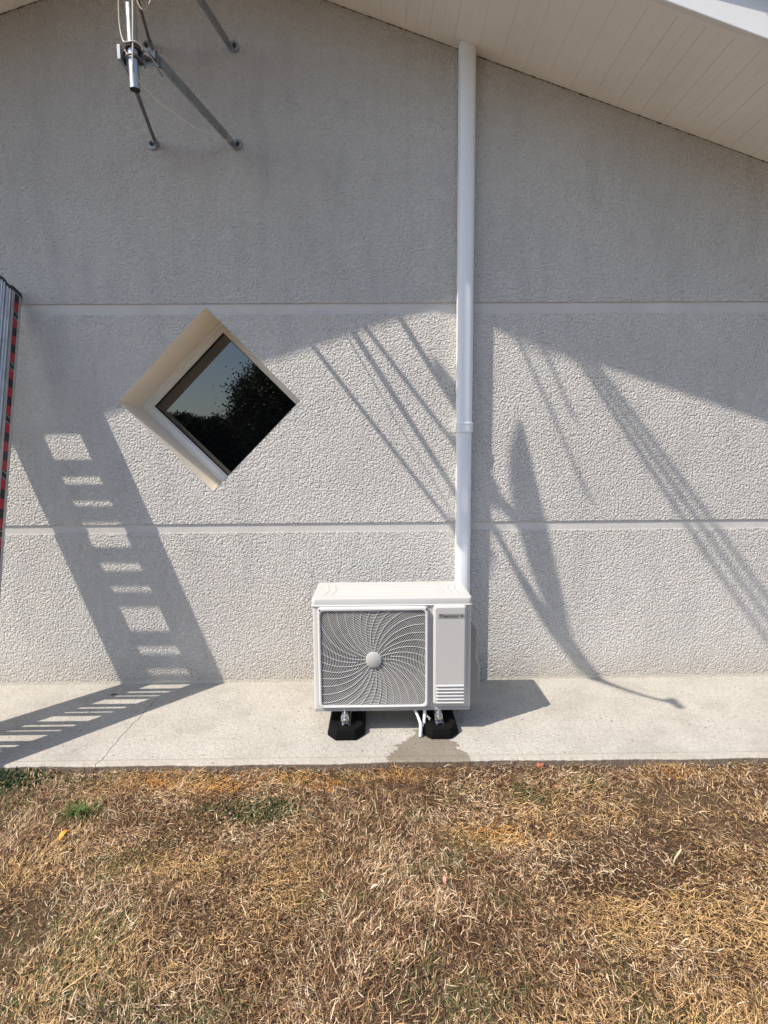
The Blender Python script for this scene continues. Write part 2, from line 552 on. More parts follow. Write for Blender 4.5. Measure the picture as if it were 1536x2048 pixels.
# roof: deck + verge tiles stepping down the rake
roof = MB(); rake_strip(roof, -.67, 7.6, .20, .275)
for s, slope in ((1, SR), (-1, SL)):
    L = math.hypot(1, slope); n_ = 17
    for i in range(n_):
        xa = AX + s * i * .33; xb = AX + s * (i + 1) * .33 + s * .05
        for j in range(-1, 22):
            ya = -.745 + j * .37 if j >= 0 else None
            if j < 0: continue
            yb = ya + .365
            jit = random.uniform(-.006, .006)
            za, zb = rakez(xa) + .285 + jit, rakez(xb) + .325 + jit
            if i > 14 and j > 3: continue
            vs = [(xa, ya, za), (xb, ya, zb), (xb, yb, zb), (xa, yb, za)]
            top = [(x, y, z + .022) for x, y, z in vs]
            roof.add(vs + top, [(0, 1, 2, 3), (4, 7, 6, 5), (0, 4, 5, 1), (1, 5, 6, 2), (2, 6, 7, 3), (3, 7, 4, 0)])
        # verge cap drop
        roof.add([(xa, -.745, rakez(xa) + .165), (xb, -.745, rakez(xb) + .205), (xb, -.745, rakez(xb) + .345), (xa, -.745, rakez(xa) + .305),
                  (xa, -.733, rakez(xa) + .165), (xb, -.733, rakez(xb) + .205), (xb, -.733, rakez(xb) + .345), (xa, -.733, rakez(xa) + .305)],
                 [(0, 1, 2, 3), (4, 7, 6, 5), (0, 4, 5, 1), (1, 5, 6, 2), (2, 6, 7, 3), (3, 7, 4, 0)])
roof.build('roof', MT['tile'], house)

# ------------------------------------------------------------------ downpipe
PX = .5115
pipe = thing('downpipe', (PX, -.04, .02), 'white plastic downpipe running up the wall behind the air conditioner', 'downpipe')
def ell(rx, ry, n=28, p=2.6):
    out = []
    for i in range(n):
        a = 2 * PI * i / n; c, s_ = math.cos(a), math.sin(a)
        out.append((rx * math.copysign(abs(c) ** (2 / p), c), ry * math.copysign(abs(s_) ** (2 / p), s_)))
    return out
def vpipe(z0, z1, rx, ry, name, cy=-.042, ends=True, rimt=0):
    b = MB(); prof = ell(rx, ry)
    b.prism([(PX + x, cy + y) for x, y in prof], z0, z1)
    return b.build(name, MT['pipe'], pipe, smooth=True)
vpipe(.005, 1.615, .0455, .0365, 'lower_pipe')
vpipe(1.560, 3.625, .0475, .0385, 'upper_pipe')
b = MB()
b.prism([(PX + x, -.042 + y) for x, y in ell(.0525, .0435)], 1.545, 1.590)
b.prism([(PX + x, -.042 + y) for x, y in ell(.0545, .0455)], 1.588, 1.600)
b.build('collar', MT['pipe'], pipe, smooth=True, bevel=.002)
b = MB(); b.prism([(PX + x * 1.03, -.046 + y) for x, y in ell(.0475, .037)], 3.615, 3.640); b.build('end_cap', MT['pipe'], pipe, smooth=True, bevel=.006)

# ------------------------------------------------------------------ air conditioner
AXX, AY, AZB, W, H, D = -.3342, -.6104, .117, .8035, .587, .345
ac = thing('air_conditioner', (AXX + W / 2, AY + D / 2, AZB), 'white outdoor air conditioner unit with a round-wired fan grille, standing on black blocks', 'air conditioner')
def A(x, y, z): return (AXX + x, AY + y, AZB + z)
FX, FZ, FR = .307, .276, .243
GX0, GX1, GZ0, GZ1 = .0275, .5835, .0205, .5475
HB = H - .034
# casing: wrap round the sides and back, with the front round the fan opening
b = MB()
prof = []
for i in range(7):
    a = math.radians(270 - 90 * i / 6); prof.append((.018 + .018 * math.cos(a), .018 + .018 * math.sin(a)))
prof += [(0, D), (W, D)]
for i in range(7):
    a = math.radians(0 - 90 * i / 6); prof.append((W - .018 + .018 * math.cos(a), .018 + .018 * math.sin(a)))
vs = []
for x, y in prof: vs += [A(x, y, 0), A(x, y, HB)]
b.add(vs, [(2 * i, 2 * i + 2, 2 * i + 3, 2 * i + 1) for i in range(len(prof) - 1)])
x0, x1, z0, z1 = .018, W - .018, 0, HB
angs = sorted(set([2 * PI * i / 72 for i in range(72)] + [math.atan2(z - FZ, x - FX) % (2 * PI) for x in (x0, x1) for z in (z0, z1)] + [math.atan2(z - FZ, x - FX) % (2 * PI) for x in (GX0 + .012, GX1 - .012) for z in (GZ0 + .011, GZ1 - .015)]))
outer, inner, opening = [], [], []
for a in angs:
    c, s_ = math.cos(a), math.sin(a); t = 1e9
    if c > 1e-9: t = min(t, (x1 - FX) / c)
    if c < -1e-9: t = min(t, (x0 - FX) / c)
    if s_ > 1e-9: t = min(t, (z1 - FZ) / s_)
    if s_ < -1e-9: t = min(t, (z0 - FZ) / s_)
    outer.append(A(FX + c * t, 0, FZ + s_ * t))
    u = 1e9
    ox0, ox1, oz0, oz1 = GX0 + .012, GX1 - .012, GZ0 + .011, GZ1 - .015
    if c > 1e-9: u = min(u, (ox1 - FX) / c)
    if c < -1e-9: u = min(u, (ox0 - FX) / c)
    if s_ > 1e-9: u = min(u, (oz1 - FZ) / s_)
    if s_ < -1e-9: u = min(u, (oz0 - FZ) / s_)
    inner.append(A(FX + c * u, 0, FZ + s_ * u)); opening.append((FX + c * u, FZ + s_ * u))
n_ = len(angs)
b.add(outer + inner, [(i, (i + 1) % n_, (i + 1) % n_ + n_, i + n_) for i in range(n_)])
b.add([A(x, y, 0) for x, y in prof], [tuple(range(len(prof)))])
b.build('casing', MT['acwhite'], ac, smooth=True)
b = MB()
ri = [A(x, .0, z) for x, z in opening]; rj = [A(x, .03, z) for x, z in opening]
FR = .236
rm = [A(FX + math.cos(a) * FR, .03, FZ + math.sin(a) * FR) for a in angs]
rb = [A(FX + math.cos(a) * (FR - .012), .11, FZ + math.sin(a) * (FR - .012)) for a in angs]
b.add(ri + rj + rm, [(i, (i + 1) % n_, (i + 1) % n_ + n_, i + n_) for i in range(n_)] + [(i + n_, (i + 1) % n_ + n_, (i + 1) % n_ + 2 * n_, i + 2 * n_) for i in range(n_)])
b.build('fan_surround', m_paint('shaded_inner_sheet', (.09, .09, .09), .5, .05, 0), ac, fixn=False)  # white sheet coloured dark grey for the shade behind the grille
b = MB()
b.add(rm + rb, [(i, (i + 1) % n_, (i + 1) % n_ + n_, i + n_) for i in range(n_)])
b.add([A(.02, .15, .02), A(.60, .15, .02), A(.60, .15, HB - .02), A(.02, .15, HB - .02)], [(0, 1, 2, 3)])
b.build('fan_duct', MT['acdark'], ac, smooth=True, fixn=False)
# fan with three broad swept blades
b = MB()
for kb in range(3):
    a0 = math.radians(25 + 120 * kb); R_ = 10; T_ = 14
    vs = []
    for i in range(R_ + 1):
        r_ = .055 + (.222 - .055) * i / R_
        for j in range(T_ + 1):
            t = j / T_
            an = a0 - math.radians(78) * (t - .1) * (.65 + .35 * i / R_) - math.radians(22) * (i / R_) ** 2
            dy = .050 + .050 * t - .012 * math.sin(PI * t)
            vs.append(A(FX + math.cos(an) * r_, dy, FZ + math.sin(an) * r_))
    b.add(vs, [(i * (T_ + 1) + j, i * (T_ + 1) + j + 1, (i + 1) * (T_ + 1) + j + 1, (i + 1) * (T_ + 1) + j) for i in range(R_) for j in range(T_)])
b.cyl(A(FX, .04, FZ), A(FX, .11, FZ), .058, 32)
b.build('fan', MT['acfan'], ac, smooth=True, fixn=False)
# grille
def inside(x, z, g=0.0):
    r_ = .022
    ax0, ax1, az0, az1 = GX0 + .013 + g, GX1 - .013 - g, GZ0 + .012 + g, GZ1 - .017 - g
    if not (ax0 <= x <= ax1 and az0 <= z <= az1): return False
    qx = max(ax0 + r_ - x, x - (ax1 - r_), 0); qz = max(az0 + r_ - z, z - (az1 - r_), 0)
    return qx * qx + qz * qz <= r_ * r_
grille = MB(); W0 = .0016
yg = -.016
r_ = .0455
while r_ < .40:
    n_ = max(60, int(2 * PI * r_ / .006)); run = []
    pts = [(FX + r_ * math.cos(2 * PI * i / n_), FZ + r_ * math.sin(2 * PI * i / n_)) for i in range(n_)]
    ins = [inside(*p) for p in pts]
    if all(ins): grille.tube([A(x, yg, z) for x, z in pts], W0, 4, closed=True, hint=(0, 1, 0), sy=1.0)
    elif any(ins):
        st = ins.index(False)
        for k in range(n_ + 1):
            i = (st + k) % n_
            if ins[i]: run.append(A(pts[i][0], yg, pts[i][1]))
            else:
                if len(run) > 1: grille.tube(run, W0, 4, hint=(0, 1, 0), sy=1.0, caps=False)
                run = []
    r_ += .00785
for k in range(36):
    th0 = math.radians(10 * k + 2); rs = .04 if k % 2 == 0 else .088
    run = []
    for i in range(60):
        rr = rs + (.40 - rs) * i / 59; q = (rr - .04) / .30
        th = th0 - math.radians(30) * q ** 1.35
        x, z = FX + rr * math.cos(th), FZ + rr * math.sin(th)
        if inside(x, z): run.append(A(x, yg - .0022, z))
        else: break
    if len(run) > 1: grille.tube(run, .0013, 4, hint=(0, 1, 0), sy=1.0, caps=False)
# surround frame of the grille: rounded rectangle ring with sloped sides
def ring_rr(b, levels, mi=0):
    L = []
    for g, y, rad in levels:
        g0, g1, g2, g3 = g
        L.append([A(x, y, z) for x, z in rrect(GX0 + g0, GZ0 + g1, GX1 - g2, GZ1 - g3, rad, 6)])
    n_ = len(L[0])
    vs = sum(L, [])
    b.add(vs, [(l * n_ + i, l * n_ + (i + 1) % n_, (l + 1) * n_ + (i + 1) % n_, (l + 1) * n_ + i) for l in range(len(L) - 1) for i in range(n_)], mi)
ring_rr(grille, [((0, 0, 0, 0), 0.001, .020), ((.002, .002, .002, .002), -.020, .020), ((.006, .005, .006, .006), -.024, .018),
                 ((.0115, .010, .0115, .0145), -.024, .020), ((.014, .0125, .014, .0175), -.020, .022), ((.014, .0125, .014, .0175), -.006, .022)])
gr = grille.build('fan_grille', MT['acgrille'], ac, smooth=True, fixn=False)
b = MB(); b.tube([A(FX, yg - .010 + .012, FZ), A(FX, yg - .0075, FZ), A(FX, yg - .010, FZ)], [.040, .040, .036], 48, hint=(0, 0, 1)); b.build('hub_disc', MT['acwhite'], gr, smooth=True)
for x, z in ((GX0 + .0115, GZ1 - .0115), (GX1 - .0105, GZ1 - .0115), (.125, .0095), (.497, .0095)):
    b = MB(); yy = -.0245 if z > .1 else -.0005
    b.tube([A(x, yy + .004, z), A(x, yy - .001, z), A(x, yy - .0018, z)], [.0052, .0052, .004], 14, hint=(0, 0, 1)); b.build('screw', MT['screw'], ac, smooth=True)
# top cover with pressed ridges
cover = MB()
def ring_plan(b, levels, cap=True):
    L = [[A(x, y, z) for x, y in rrect(-g, -g, W + g, D + g, rad, 6)] for g, z, rad in levels]
    n_ = len(L[0]); vs = sum(L, [])
    b.add(vs, [(l * n_ + i, l * n_ + (i + 1) % n_, (l + 1) * n_ + (i + 1) % n_, (l + 1) * n_ + i) for l in range(len(L) - 1) for i in range(n_)])
    if cap: b.add(L[-1], [tuple(range(n_))])
ring_plan(cover, [(-.004, HB - .006, .016), (.0062, HB - .004, .022), (.0066, HB - .001, .022), (.0026, HB + .003, .020), (.0026, H - .006, .020), (.0005, H - .0015, .019), (-.006, H, .016)])
def ridge(b, pts, wd, ht):
    n_ = len(pts); vs = []
    P = [Vector(p) for p in pts]
    for i, p in enumerate(P):
        t = (P[min(i + 1, n_ - 1)] - P[max(i - 1, 0)]).normalized(); s_ = Vector((-t.y, t.x))
        e = .4 if i in (0, n_ - 1) else 1
        for o, h in ((-wd / 2, 0), (-wd / 4, ht * e), (wd / 4, ht * e), (wd / 2, 0)):
            q = p + s_ * o * e; vs.append(A(q.x, q.y, H - .0002 + h))
    b.add(vs, [(i * 4 + k, i * 4 + k + 1, (i + 1) * 4 + k + 1, (i + 1) * 4 + k) for i in range(n_ - 1) for k in range(3)])
for q, yy in enumerate((.085, .135, .19, .245)):
    s_ = (.18 - abs(yy - .165)) * .5
    pts = [(.10 + s_ * .2, yy + (.02 if yy < .165 else -.02)), (.14, yy), (W - .17, yy), (W - .12 - s_ * .2, yy + (.03 if yy < .165 else -.03))]
    ridge(cover, pts, .024, .0028)
for sx in (0, 1):
    for q in range(2):
        cx = .052 + q * .036 if sx == 0 else W - .052 - q * .036
        dd = .03 if sx == 0 else -.03
        ridge(cover, [(cx, .055), (cx + dd * .3, .11), (cx + dd * .6, .165), (cx + dd * .3, .22), (cx, .285)], .020, .0028)
cover.build('top_cover', MT['acwhite'], ac, smooth=True)
# service cover
sc_ = MB()
SX0, SX1, SZ0, SZ1 = .608, .778, .026, .552
def ring_s(b, levels, cap):
    L = [[A(x, y, z) for x, z in rrect(SX0 + g, SZ0 + g, SX1 - g, SZ1 - g, rad, 6)] for g, y, rad in levels]
    n_ = len(L[0]); vs = sum(L, [])
    b.add(vs, [(l * n_ + i, l * n_ + (i + 1) % n_, (l + 1) * n_ + (i + 1) % n_, (l + 1) * n_ + i) for l in range(len(L) - 1) for i in range(n_)])
    if cap: b.add(L[-1], [tuple(range(n_))])
ring_s(sc_, [(0, 0.001, .016), (.001, -.008, .015), (.006, -.015, .013), (.0115, -.019, .010), (.0125, -.0195, .009)], True)
for i in range(6):
    z = .040 + i * .0178
    vs = [A(.624, -.0193, z + .010), A(.764, -.0193, z + .010), A(.764, -.0265, z + .0035), A(.624, -.0265, z + .0035), A(.624, -.0193, z), A(.764, -.0193, z)]
    sc_.add(vs, [(0, 3, 2, 1), (3, 4, 5, 2), (0, 4, 3), (1, 2, 5)])
sco = sc_.build('service_cover', MT['acwhite'], ac, smooth=True)
b = MB(); b.box(A(.632, -.0208, .4865), A(.768, -.0190, .5115)); b.build('name_plate', MT['plate'], sco, bevel=.0006)
tc = bpy.data.curves.new('lettering', 'FONT'); tc.body = 'Thermor'; tc.size = .0268; tc.extrude = .0004; tc.space_character = 1.02
to = bpy.data.objects.new('tmp_text', tc); COL.objects.link(to)
bpy.context.view_layer.update()
dg = bpy.context.evaluated_depsgraph_get()
tm = bpy.data.meshes.new_from_object(to.evaluated_get(dg)); bpy.data.objects.remove(to)
xs_ = [v.co.x for v in tm.vertices]; wid = max(xs_) - min(xs_)
bm = bmesh.new(); bm.from_mesh(tm)
for v in bm.verts:
    x, y, z = v.co
    v.co = Vector(A(.637 + (x - min(xs_)) * (.098 / wid), -.0214 - z, .4913 + y * .86))
# small diamond emblem after the word
cx, cz = .7495, .4985
for dx_, s_ in ((0, 1.0), (.0068, .62)):
    q = [Vector(A(cx + dx_ + ex * .0062 * s_, -.0216, cz + ez * .0052 * s_)) for ex, ez in ((-1, 0), (0, -1), (1, 0), (0, 1))]
    bm.faces.new([bm.verts.new(p) for p in q])
bm.to_mesh(tm); bm.free(); tm.materials.clear(); tm.materials.append(MT['ink']); tm.name = 'lettering'
lo = bpy.data.objects.new('lettering', tm); COL.objects.link(lo); lo.parent = sco; lo.matrix_parent_inverse = world_of(sco).inverted()
# side valve cover, right end
b = MB()
pf = [(.43, 0), (.415, .032), (.365, .066), (.206, .063), (.161, .082), (.021, .080), (-.003 + .0, .028), (-.003, 0)]
pf = [(z, x) for z, x in pf]
vs = []
for yy, k in ((.155, .86), (.175, 1.0), (.325, 1.0), (.335, .9)):
    vs += [A(W - .002 + x * k, yy, z) for z, x in pf]
n_ = len(pf)
b.add(vs, [(l * n_ + i, l * n_ + (i + 1) % n_, (l + 1) * n_ + (i + 1) % n_, (l + 1) * n_ + i) for l in range(3) for i in range(n_)] + [tuple(range(n_)), tuple(range(3 * n_, 4 * n_))])
b.build('valve_cover', m_paint('shaded_valve_cover', (.33, .32, .29), .5, .03, 0), ac, bevel=.003)  # greyer than the casing: shade beside the unit is put into the colour
b = MB(); b.box(A(W - .002, .10, .455), A(W + .016, .20, .495)); b.build('side_handle', MT['acwhite'], ac, bevel=.004)
# base pan lip and clamps
b = MB(); b.box(A(.006, -.003, -.004), A(W - .006, .002, .013)); b.box(A(.004, .002, -.006), A(W - .004, D - .004, -.0005)); b.build('base_pan', m_paint('grey_base_pan', (.40, .40, .39), .45, .05, 0), ac, bevel=.001)
for cxw in (-.1765, .302):
    cl = MB(); y0 = AY - .030
    cl.box((cxw - .016, y0 - .002, .098), (cxw + .016, y0 + .034, .109))
    cl.box((cxw - .020, y0 + .002, .070), (cxw - .013, y0 + .022, .098)); cl.box((cxw + .013, y0 + .002, .070), (cxw + .020, y0 + .022, .098))
    cl.box((cxw - .017, y0 - .006, .0585), (cxw + .020, y0 + .030, .064)); cl.box((cxw - .013, y0 - .002, .064), (cxw - .006, y0 + .02, .078)); cl.box((cxw + .006, y0 - .002, .064), (cxw + .013, y0 + .02, .078))
    cl.tube([(cxw, y0 + .02, .087), (cxw, y0 - .008, .087), (cxw, y0 - .009, .087)], [.0135, .0135, .009], 6, hint=(0, 0, 1))
    cl.tube([(cxw, y0 - .008, .087), (cxw, y0 - .020, .087)], .0055, 10, hint=(0, 0, 1))
    cl.cyl((cxw, y0 + .012, .10), (cxw, y0 + .012, .128), .005, 10)
    cl.build('mounting_clamp', MT['zinc'], ac, bevel=.001)
# drain hoses
b = MB(); b.tube([(.176, -.585, .128), (.180, -.60, .112), (.196, -.625, .088), (.2085, -.652, .062), (.2085, -.664, .036), (.2055, -.672, .004)], [.0068, .0068, .0068, .0086, .0088, .0088], 12); b.build('drain_hose', MT['hose'], ac, smooth=True)
b = MB(); b.tube([(.2335, -.60, .128), (.2325, -.612, .09), (.229, -.622, .055), (.226, -.634, .034)], [.0085, .0085, .008, .009], 12); b.build('drain_hose', MT['hose'], ac, smooth=True)
b = MB()
b.tube([(.236 + .012 * math.cos(a), -.612 + .010 * math.sin(a), .083 + .002 * math.sin(2 * a)) for a in np.linspace(0, 2 * PI, 13)[:-1]], .0017, 5, closed=True)
b.tube([(.246, -.617, .084), (.256, -.622, .077), (.262, -.626, .074)], .0015, 4); b.tube([(.246, -.617, .081), (.253, -.623, .070), (.258, -.628, .066)], .0014, 4)
b.build('cable_tie', MT['wht'], ac)

# rubber blocks
def foot(x0, x1, label):
    o = thing('rubber_foot', ((x0 + x1) / 2, -.45, 0), label, 'rubber block', 'rubber blocks under the air conditioner')
    y0, y1, ch = -.697, -.22, .045
    base = [(x0 + ch, y0), (x1 - ch, y0), (x1, y0 + .055), (x1, y1 - .055), (x1 - ch, y1), (x0 + ch, y1), (x0, y1 - .055), (x0, y0 + .055)]
    cx, cy = (x0 + x1) / 2, (y0 + y1) / 2
    b = MB(); L = []
    for z, kx, ky in ((.0, 1, 1), (.012, 1, 1), (.030, .95, .988), (.047, .88, .97), (.052, .85, .962)):
        L.append([(cx + (x - cx) * kx, cy + (y - cy) * ky, z) for x, y in base])
    n_ = 8
    b.add(sum(L, []), [(l * n_ + i, l * n_ + (i + 1) % n_, (l + 1) * n_ + (i + 1) % n_, (l + 1) * n_ + i) for l in range(4) for i in range(n_)] + [tuple(range(n_)), tuple(range(4 * n_, 5 * n_))])
    b.build('block', MT['rubber'], o, bevel=.003)
    b = MB()
    b.box((cx - .021, y0 + .045, .050), (cx - .012, y1 - .04, .0585)); b.box((cx + .012, y0 + .045, .050), (cx + .021, y1 - .04, .0585))
    b.build('channel_rail', MT['zinc'], o)
    return o
foot(-.266, -.074, 'black rubber block carrying the fan end of the air conditioner')
foot(.214, .404, 'black rubber block beside the drain hoses, under the narrow end of the air conditioner')

# ------------------------------------------------------------------ extension ladder
ladder = thing('extension_ladder', (-2.1, -.8, 0), 'aluminium extension ladder with red and black striped side, leaning on the wall', 'ladder')
LZ = 2.9; ZT = 2.335
dlen = math.hypot(1, LZ); nd = Vector((0, -LZ / dlen, 1 / dlen))     # out of the ladder plane, away from the wall
def LP(x, t, s): return Vector((x, -t, ZT - LZ * t)) + nd * s
TB = (ZT + .0) / LZ
def xr(t): return -2.040 + .22 * t
def xl(t): return -2.470 + .11 * t
SEC = ((0, .082), (.0835, .131), (.1325, .177))
for k in range(3):
    s0, s1 = SEC[k]; SP = s1 - s0
    ttop = 0.0 + (0.0, .004, .002)[k]
    for side in (1, -1):
        X = xr if side > 0 else xl
        def q(t, inn, s): return LP(X(t) - side * inn, t, s)
        b = MB(); tb = TB + (s0 * .326 / 1.0) / LZ * 0 - .004
        tb = min(tb, (ZT + nd.z * s0 - .004) / LZ)
        # C channel: web on the outside, two flanges turned inward, lips
        for (i0, i1, sa, sb) in ((0, .003, s0, s1), (0, .024, s0, s0 + .0035), (0, .024, s1 - .0035, s1), (.021, .024, s0, s0 + .010), (.021, .024, s1 - .010, s1)):
            vs = [q(ttop, i0, sa), q(ttop, i1, sa), q(ttop, i1, sb), q(ttop, i0, sb), q(tb, i0, sa), q(tb, i1, sa), q(tb, i1, sb), q(tb, i0, sb)]
            b.add(vs, [(0, 1, 2, 3), (7, 6, 5, 4), (0, 4, 5, 1), (1, 5, 6, 2), (2, 6, 7, 3), (3, 7, 4, 0)])
        # the raised bead along the outer face
        if k != 0:
            for so in (.012, SP - .012):
                b.tube([q(ttop, -.0006, s0 + so), q(tb, -.0006, s0 + so)], .0032, 6)
        ro = b.build('side_rail', MT['alug'] if k == 0 else MT['alu'], ladder)
        b = MB(); e = .001
        vs = [q(ttop - .006, -e, s0 - e), q(ttop - .006, .026, s0 - e), q(ttop - .006, .026, s1 + e), q(ttop - .006, -e, s1 + e),
              q(ttop + .002, -e, s0 - e), q(ttop + .002, .026, s0 - e), q(ttop + .002, .026, s1 + e), q(ttop + .002, -e, s1 + e)]
        b.add(vs, [(0, 1, 2, 3), (7, 6, 5, 4), (0, 4, 5, 1), (1, 5, 6, 2), (2, 6, 7, 3), (3, 7, 4, 0)]); b.build('rail_cap', MT['black'], ladder)
        if k == 0 and side == 1:
            b = MB(); dl = .052 / dlen; t = .004; j = 0
            while t < tb - dl:
                j += 1
                mi = (0, 1, 0, 1, 0, 1)[j % 6] if j % 6 else 0
                mi = 1 if j % 2 else 0
                vs = [q(t, -.0012, s0 + .022), q(t, -.0012, s0 + .056), q(t + dl, -.0012, s0 + .056), q(t + dl, -.0012, s0 + .022)]
                b.add(vs, [(0, 1, 2, 3)], 0 if j % 2 == 0 else 1)
                if j % 6 == 3:
                    for o_ in (.15, .85):
                        b.add([q(t + dl * (o_ + .12), -.0018, s0 + .023), q(t + dl * (o_ - .08), -.0018, s0 + .055), q(t + dl * (o_ - .02), -.0018, s0 + .055), q(t + dl * (o_ + .18), -.0018, s0 + .023)], [(0, 1, 2, 3)], 2)
                t += dl
            b.build('striped_tape', [MT['red'], MT['blk'], MT['wht']], ladder, fixn=False)
    i = 0
    while True:
        t = (.200 + i * .29 + (0, 0, .013)[k]) / dlen
        i += 1
        if t > min(TB, (ZT + nd.z * s0) / LZ) - .02: break
        if t < ttop + .01: continue
        b = MB(); a_ = LP(xl(t) + .003, t, s0 + SP / 2); c_ = LP(xr(t) - .003, t, s0 + SP / 2)
        b.bar(a_, c_, .028, .027, upv=nd)
        b.build('rung', MT['alug'], ladder, bevel=.003)
for side, X in ((1, xr), (-1, xl)):
    b = MB(); t = TB - .012; b.box((X(TB) - .03 if side > 0 else X(TB) - .012, -TB - .07, 0.0), (X(TB) + .012 if side > 0 else X(TB) + .03, -TB + .03, .035)); b.build('foot_pad', MT['black'], ladder, bevel=.006)

# ------------------------------------------------------------------ aerial mast
MX, MY = -.985, -.83
mast = thing('aerial_mast', (MX, MY, 2.9), 'steel aerial mast on a four armed wall bracket with loose cream cable', 'aerial mast')
b = MB(); b.tube([(MX, MY, 2.925), (MX, MY, 5.15)], .0205, 24, caps=False); b.tube([(MX, MY, 5.15), (MX, MY, 2.925)], .0178, 24, caps=False)
b.add([(MX + .0178 * math.cos(a), MY + .0178 * math.sin(a), 2.96) for a in np.linspace(0, 2 * PI, 17)[:-1]], [tuple(range(16))])
b.build('mast_tube', m_metal('shiny_mast_tube', (.55, .57, .59), .36), mast, smooth=True)
CZ = (3.06, 3.565)
WP = {(0, -1): (-1.228, 3.152), (0, 1): (-.784, 3.152), (1, -1): (-1.228, 3.655), (1, 1): (-.782, 3.655)}
for lv in (0, 1):
    z = CZ[lv]
    b = MB()
    b.box((MX - .045, MY + .022, z - .034), (MX - .038, MY + .075, z + .034))
    b.box((MX + .080, MY + .022, z - .034), (MX + .087, MY + .085, z + .034))
    b.box((MX - .045, MY + .022, z - .030), (MX + .087, MY + .029, z + .030))
    b.box((MX - .060, MY - .012, z - .026), (MX - .046, MY + .06, z + .030))
    b.build('bracket_plate', MT['galv'], mast, bevel=.002)
    b = MB()
    for dz in (-.018, .018):
        pts = [(MX + .027 * math.cos(a), MY + .027 * math.sin(a), z + dz) for a in np.linspace(PI, 2 * PI, 14)]
        pts = [(MX - .027, MY + .05, z + dz)] + pts + [(MX + .027, MY + .05, z + dz)]
        b.tube(pts, .0042, 8)
    for dx in (.045, .062):
        b.tube([(MX + dx, MY + .06, z - .012 + dx * .2), (MX + dx, MY - .004, z - .012 + dx * .2)], .005, 8); b.tube([(MX + dx, MY + .012, z - .012 + dx * .2), (MX + dx, MY - .000, z - .012 + dx * .2)], .0105, 6)
    b.build('u_bolt', MT['dull'], mast, smooth=True)
    for s in (-1, 1):
        wx, wz = WP[(lv, s)]
        sx = MX - .053 if s < 0 else MX + .092
        b = MB()
        st = Vector((sx, MY + .05, z)); en = Vector((wx - s * .012, -.035, wz))
        wd_ = .046 if s > 0 else .034
        b.bar(st, en, .008 if s < 0 else .011, wd_, upv=(0, 0, 1))
        b.bar(st + (en - st) * .0, st + (en - st) * 1.0, .014, .004, upv=(0, 0, 1))
        b.build('bracket_arm', MT['galv'] if s > 0 else MT['dull'], mast, bevel=.0015)
        b = MB()
        wx2 = wx + s * .012
        b.tube([(wx2, -.0005, wz), (wx2, -.008, wz), (wx2, -.010, wz)], [.030, .030, .027], 20, hint=(0, 0, 1))
        b.box((wx - s * .012 - .005, -.05, wz - .018), (wx - s * .012 + .005, -.006, wz + .018))
        b.build('wall_plate', MT['galv'], mast, smooth=True, bevel=.001)
        b = MB(); b.tube([(wx2 + s * .006, -.008, wz), (wx2 + s * .006, -.019, wz), (wx2 + s * .006, -.020, wz)], [.011, .011, .008], 6, hint=(0, 0, 1)); b.build('bolt', MT['black'], mast)
# cable down the mast, then a loose swag to the lower right arm
def smooth_path(P, n=12):
    P = [Vector(p) for p in P]; out = []
    Q = [P[0] * 2 - P[1]] + P + [P[-1] * 2 - P[-2]]
    for i in range(1, len(Q) - 2):
        for j in range(n):
            t = j / n
            out.append(.5 * ((2 * Q[i]) + (-Q[i - 1] + Q[i + 1]) * t + (2 * Q[i - 1] - 5 * Q[i] + 4 * Q[i + 1] - Q[i + 2]) * t * t + (-Q[i - 1] + 3 * Q[i] - 3 * Q[i + 1] + Q[i + 2]) * t ** 3))
    out.append(P[-1]); return out
b = MB()
b.tube(smooth_path([(MX + .02, MY - .01, 4.9), (MX + .024, MY - .012, 4.2), (MX + .022, MY - .016, 3.6), (MX + .021, MY - .02, 3.3), (MX + .014, MY - .028, 3.10), (MX + .008, MY - .028, 3.02), (MX + .012, MY - .02, 2.965),
                    (MX + .07, MY + .06, 2.915), (-.875, -.66, 2.925), (-.855, -.50, 2.965), (-.83, -.33, 3.03), (-.81, -.17, 3.09), (-.80, -.09, 3.125)]), .0034, 8)
b.build('cable', MT['coax'], mast, smooth=True)
b = MB()
b.tube(smooth_path([(MX - .012, MY - .022, 3.42), (MX - .035, MY - .02, 3.28), (MX - .042, MY - .015, 3.17), (MX - .03, MY - .022, 3.10), (MX - .012, MY - .030, 3.085), (MX + .03, MY - .028, 3.085), (MX + .07, MY + .00, 3.05), (MX + .10, MY + .05, 3.02)]), .0028, 8)
b.tube(smooth_path([(MX + .02, MY - .02, 3.30), (MX + .05, MY - .02, 3.215), (MX + .085, MY - .02, 3.235), (MX + .10, MY - .01, 3.32), (MX + .06, MY, 3.45)]), .0028, 8)
b.build('cable', MT['coax'], mast, smooth=True)
for t in (.90, .935):
    b = MB(); P0 = Vector((MX + .092, MY + .05, CZ[0])); P1 = Vector((-.772 - .02, -.035, 3.152)); c_ = P0.lerp(P1, t); d = (P1 - P0).normalized()
    s_ = d.cross(Vector((0, 0, 1))).normalized(); u_ = s_.cross(d)
    b.tube([c_ + s_ * .012 * a + u_ * .020 * b_ for a, b_ in ((-1, -1), (1, -1), (1, 1), (-1, 1))], .0022, 6, closed=True); b.build('cable_tie', MT['wht'], mast)
b = MB()
b.tube([(MX + .02 * math.cos(a) * 1.3, MY + .02 * math.sin(a) * 1.3, 3.085 + .004 * math.sin(a)) for a in np.linspace(0, 2 * PI, 20)[:-1]], .006, 8, closed=True)
b.build('black_strap', MT['black'], mast, smooth=True); b = MB()
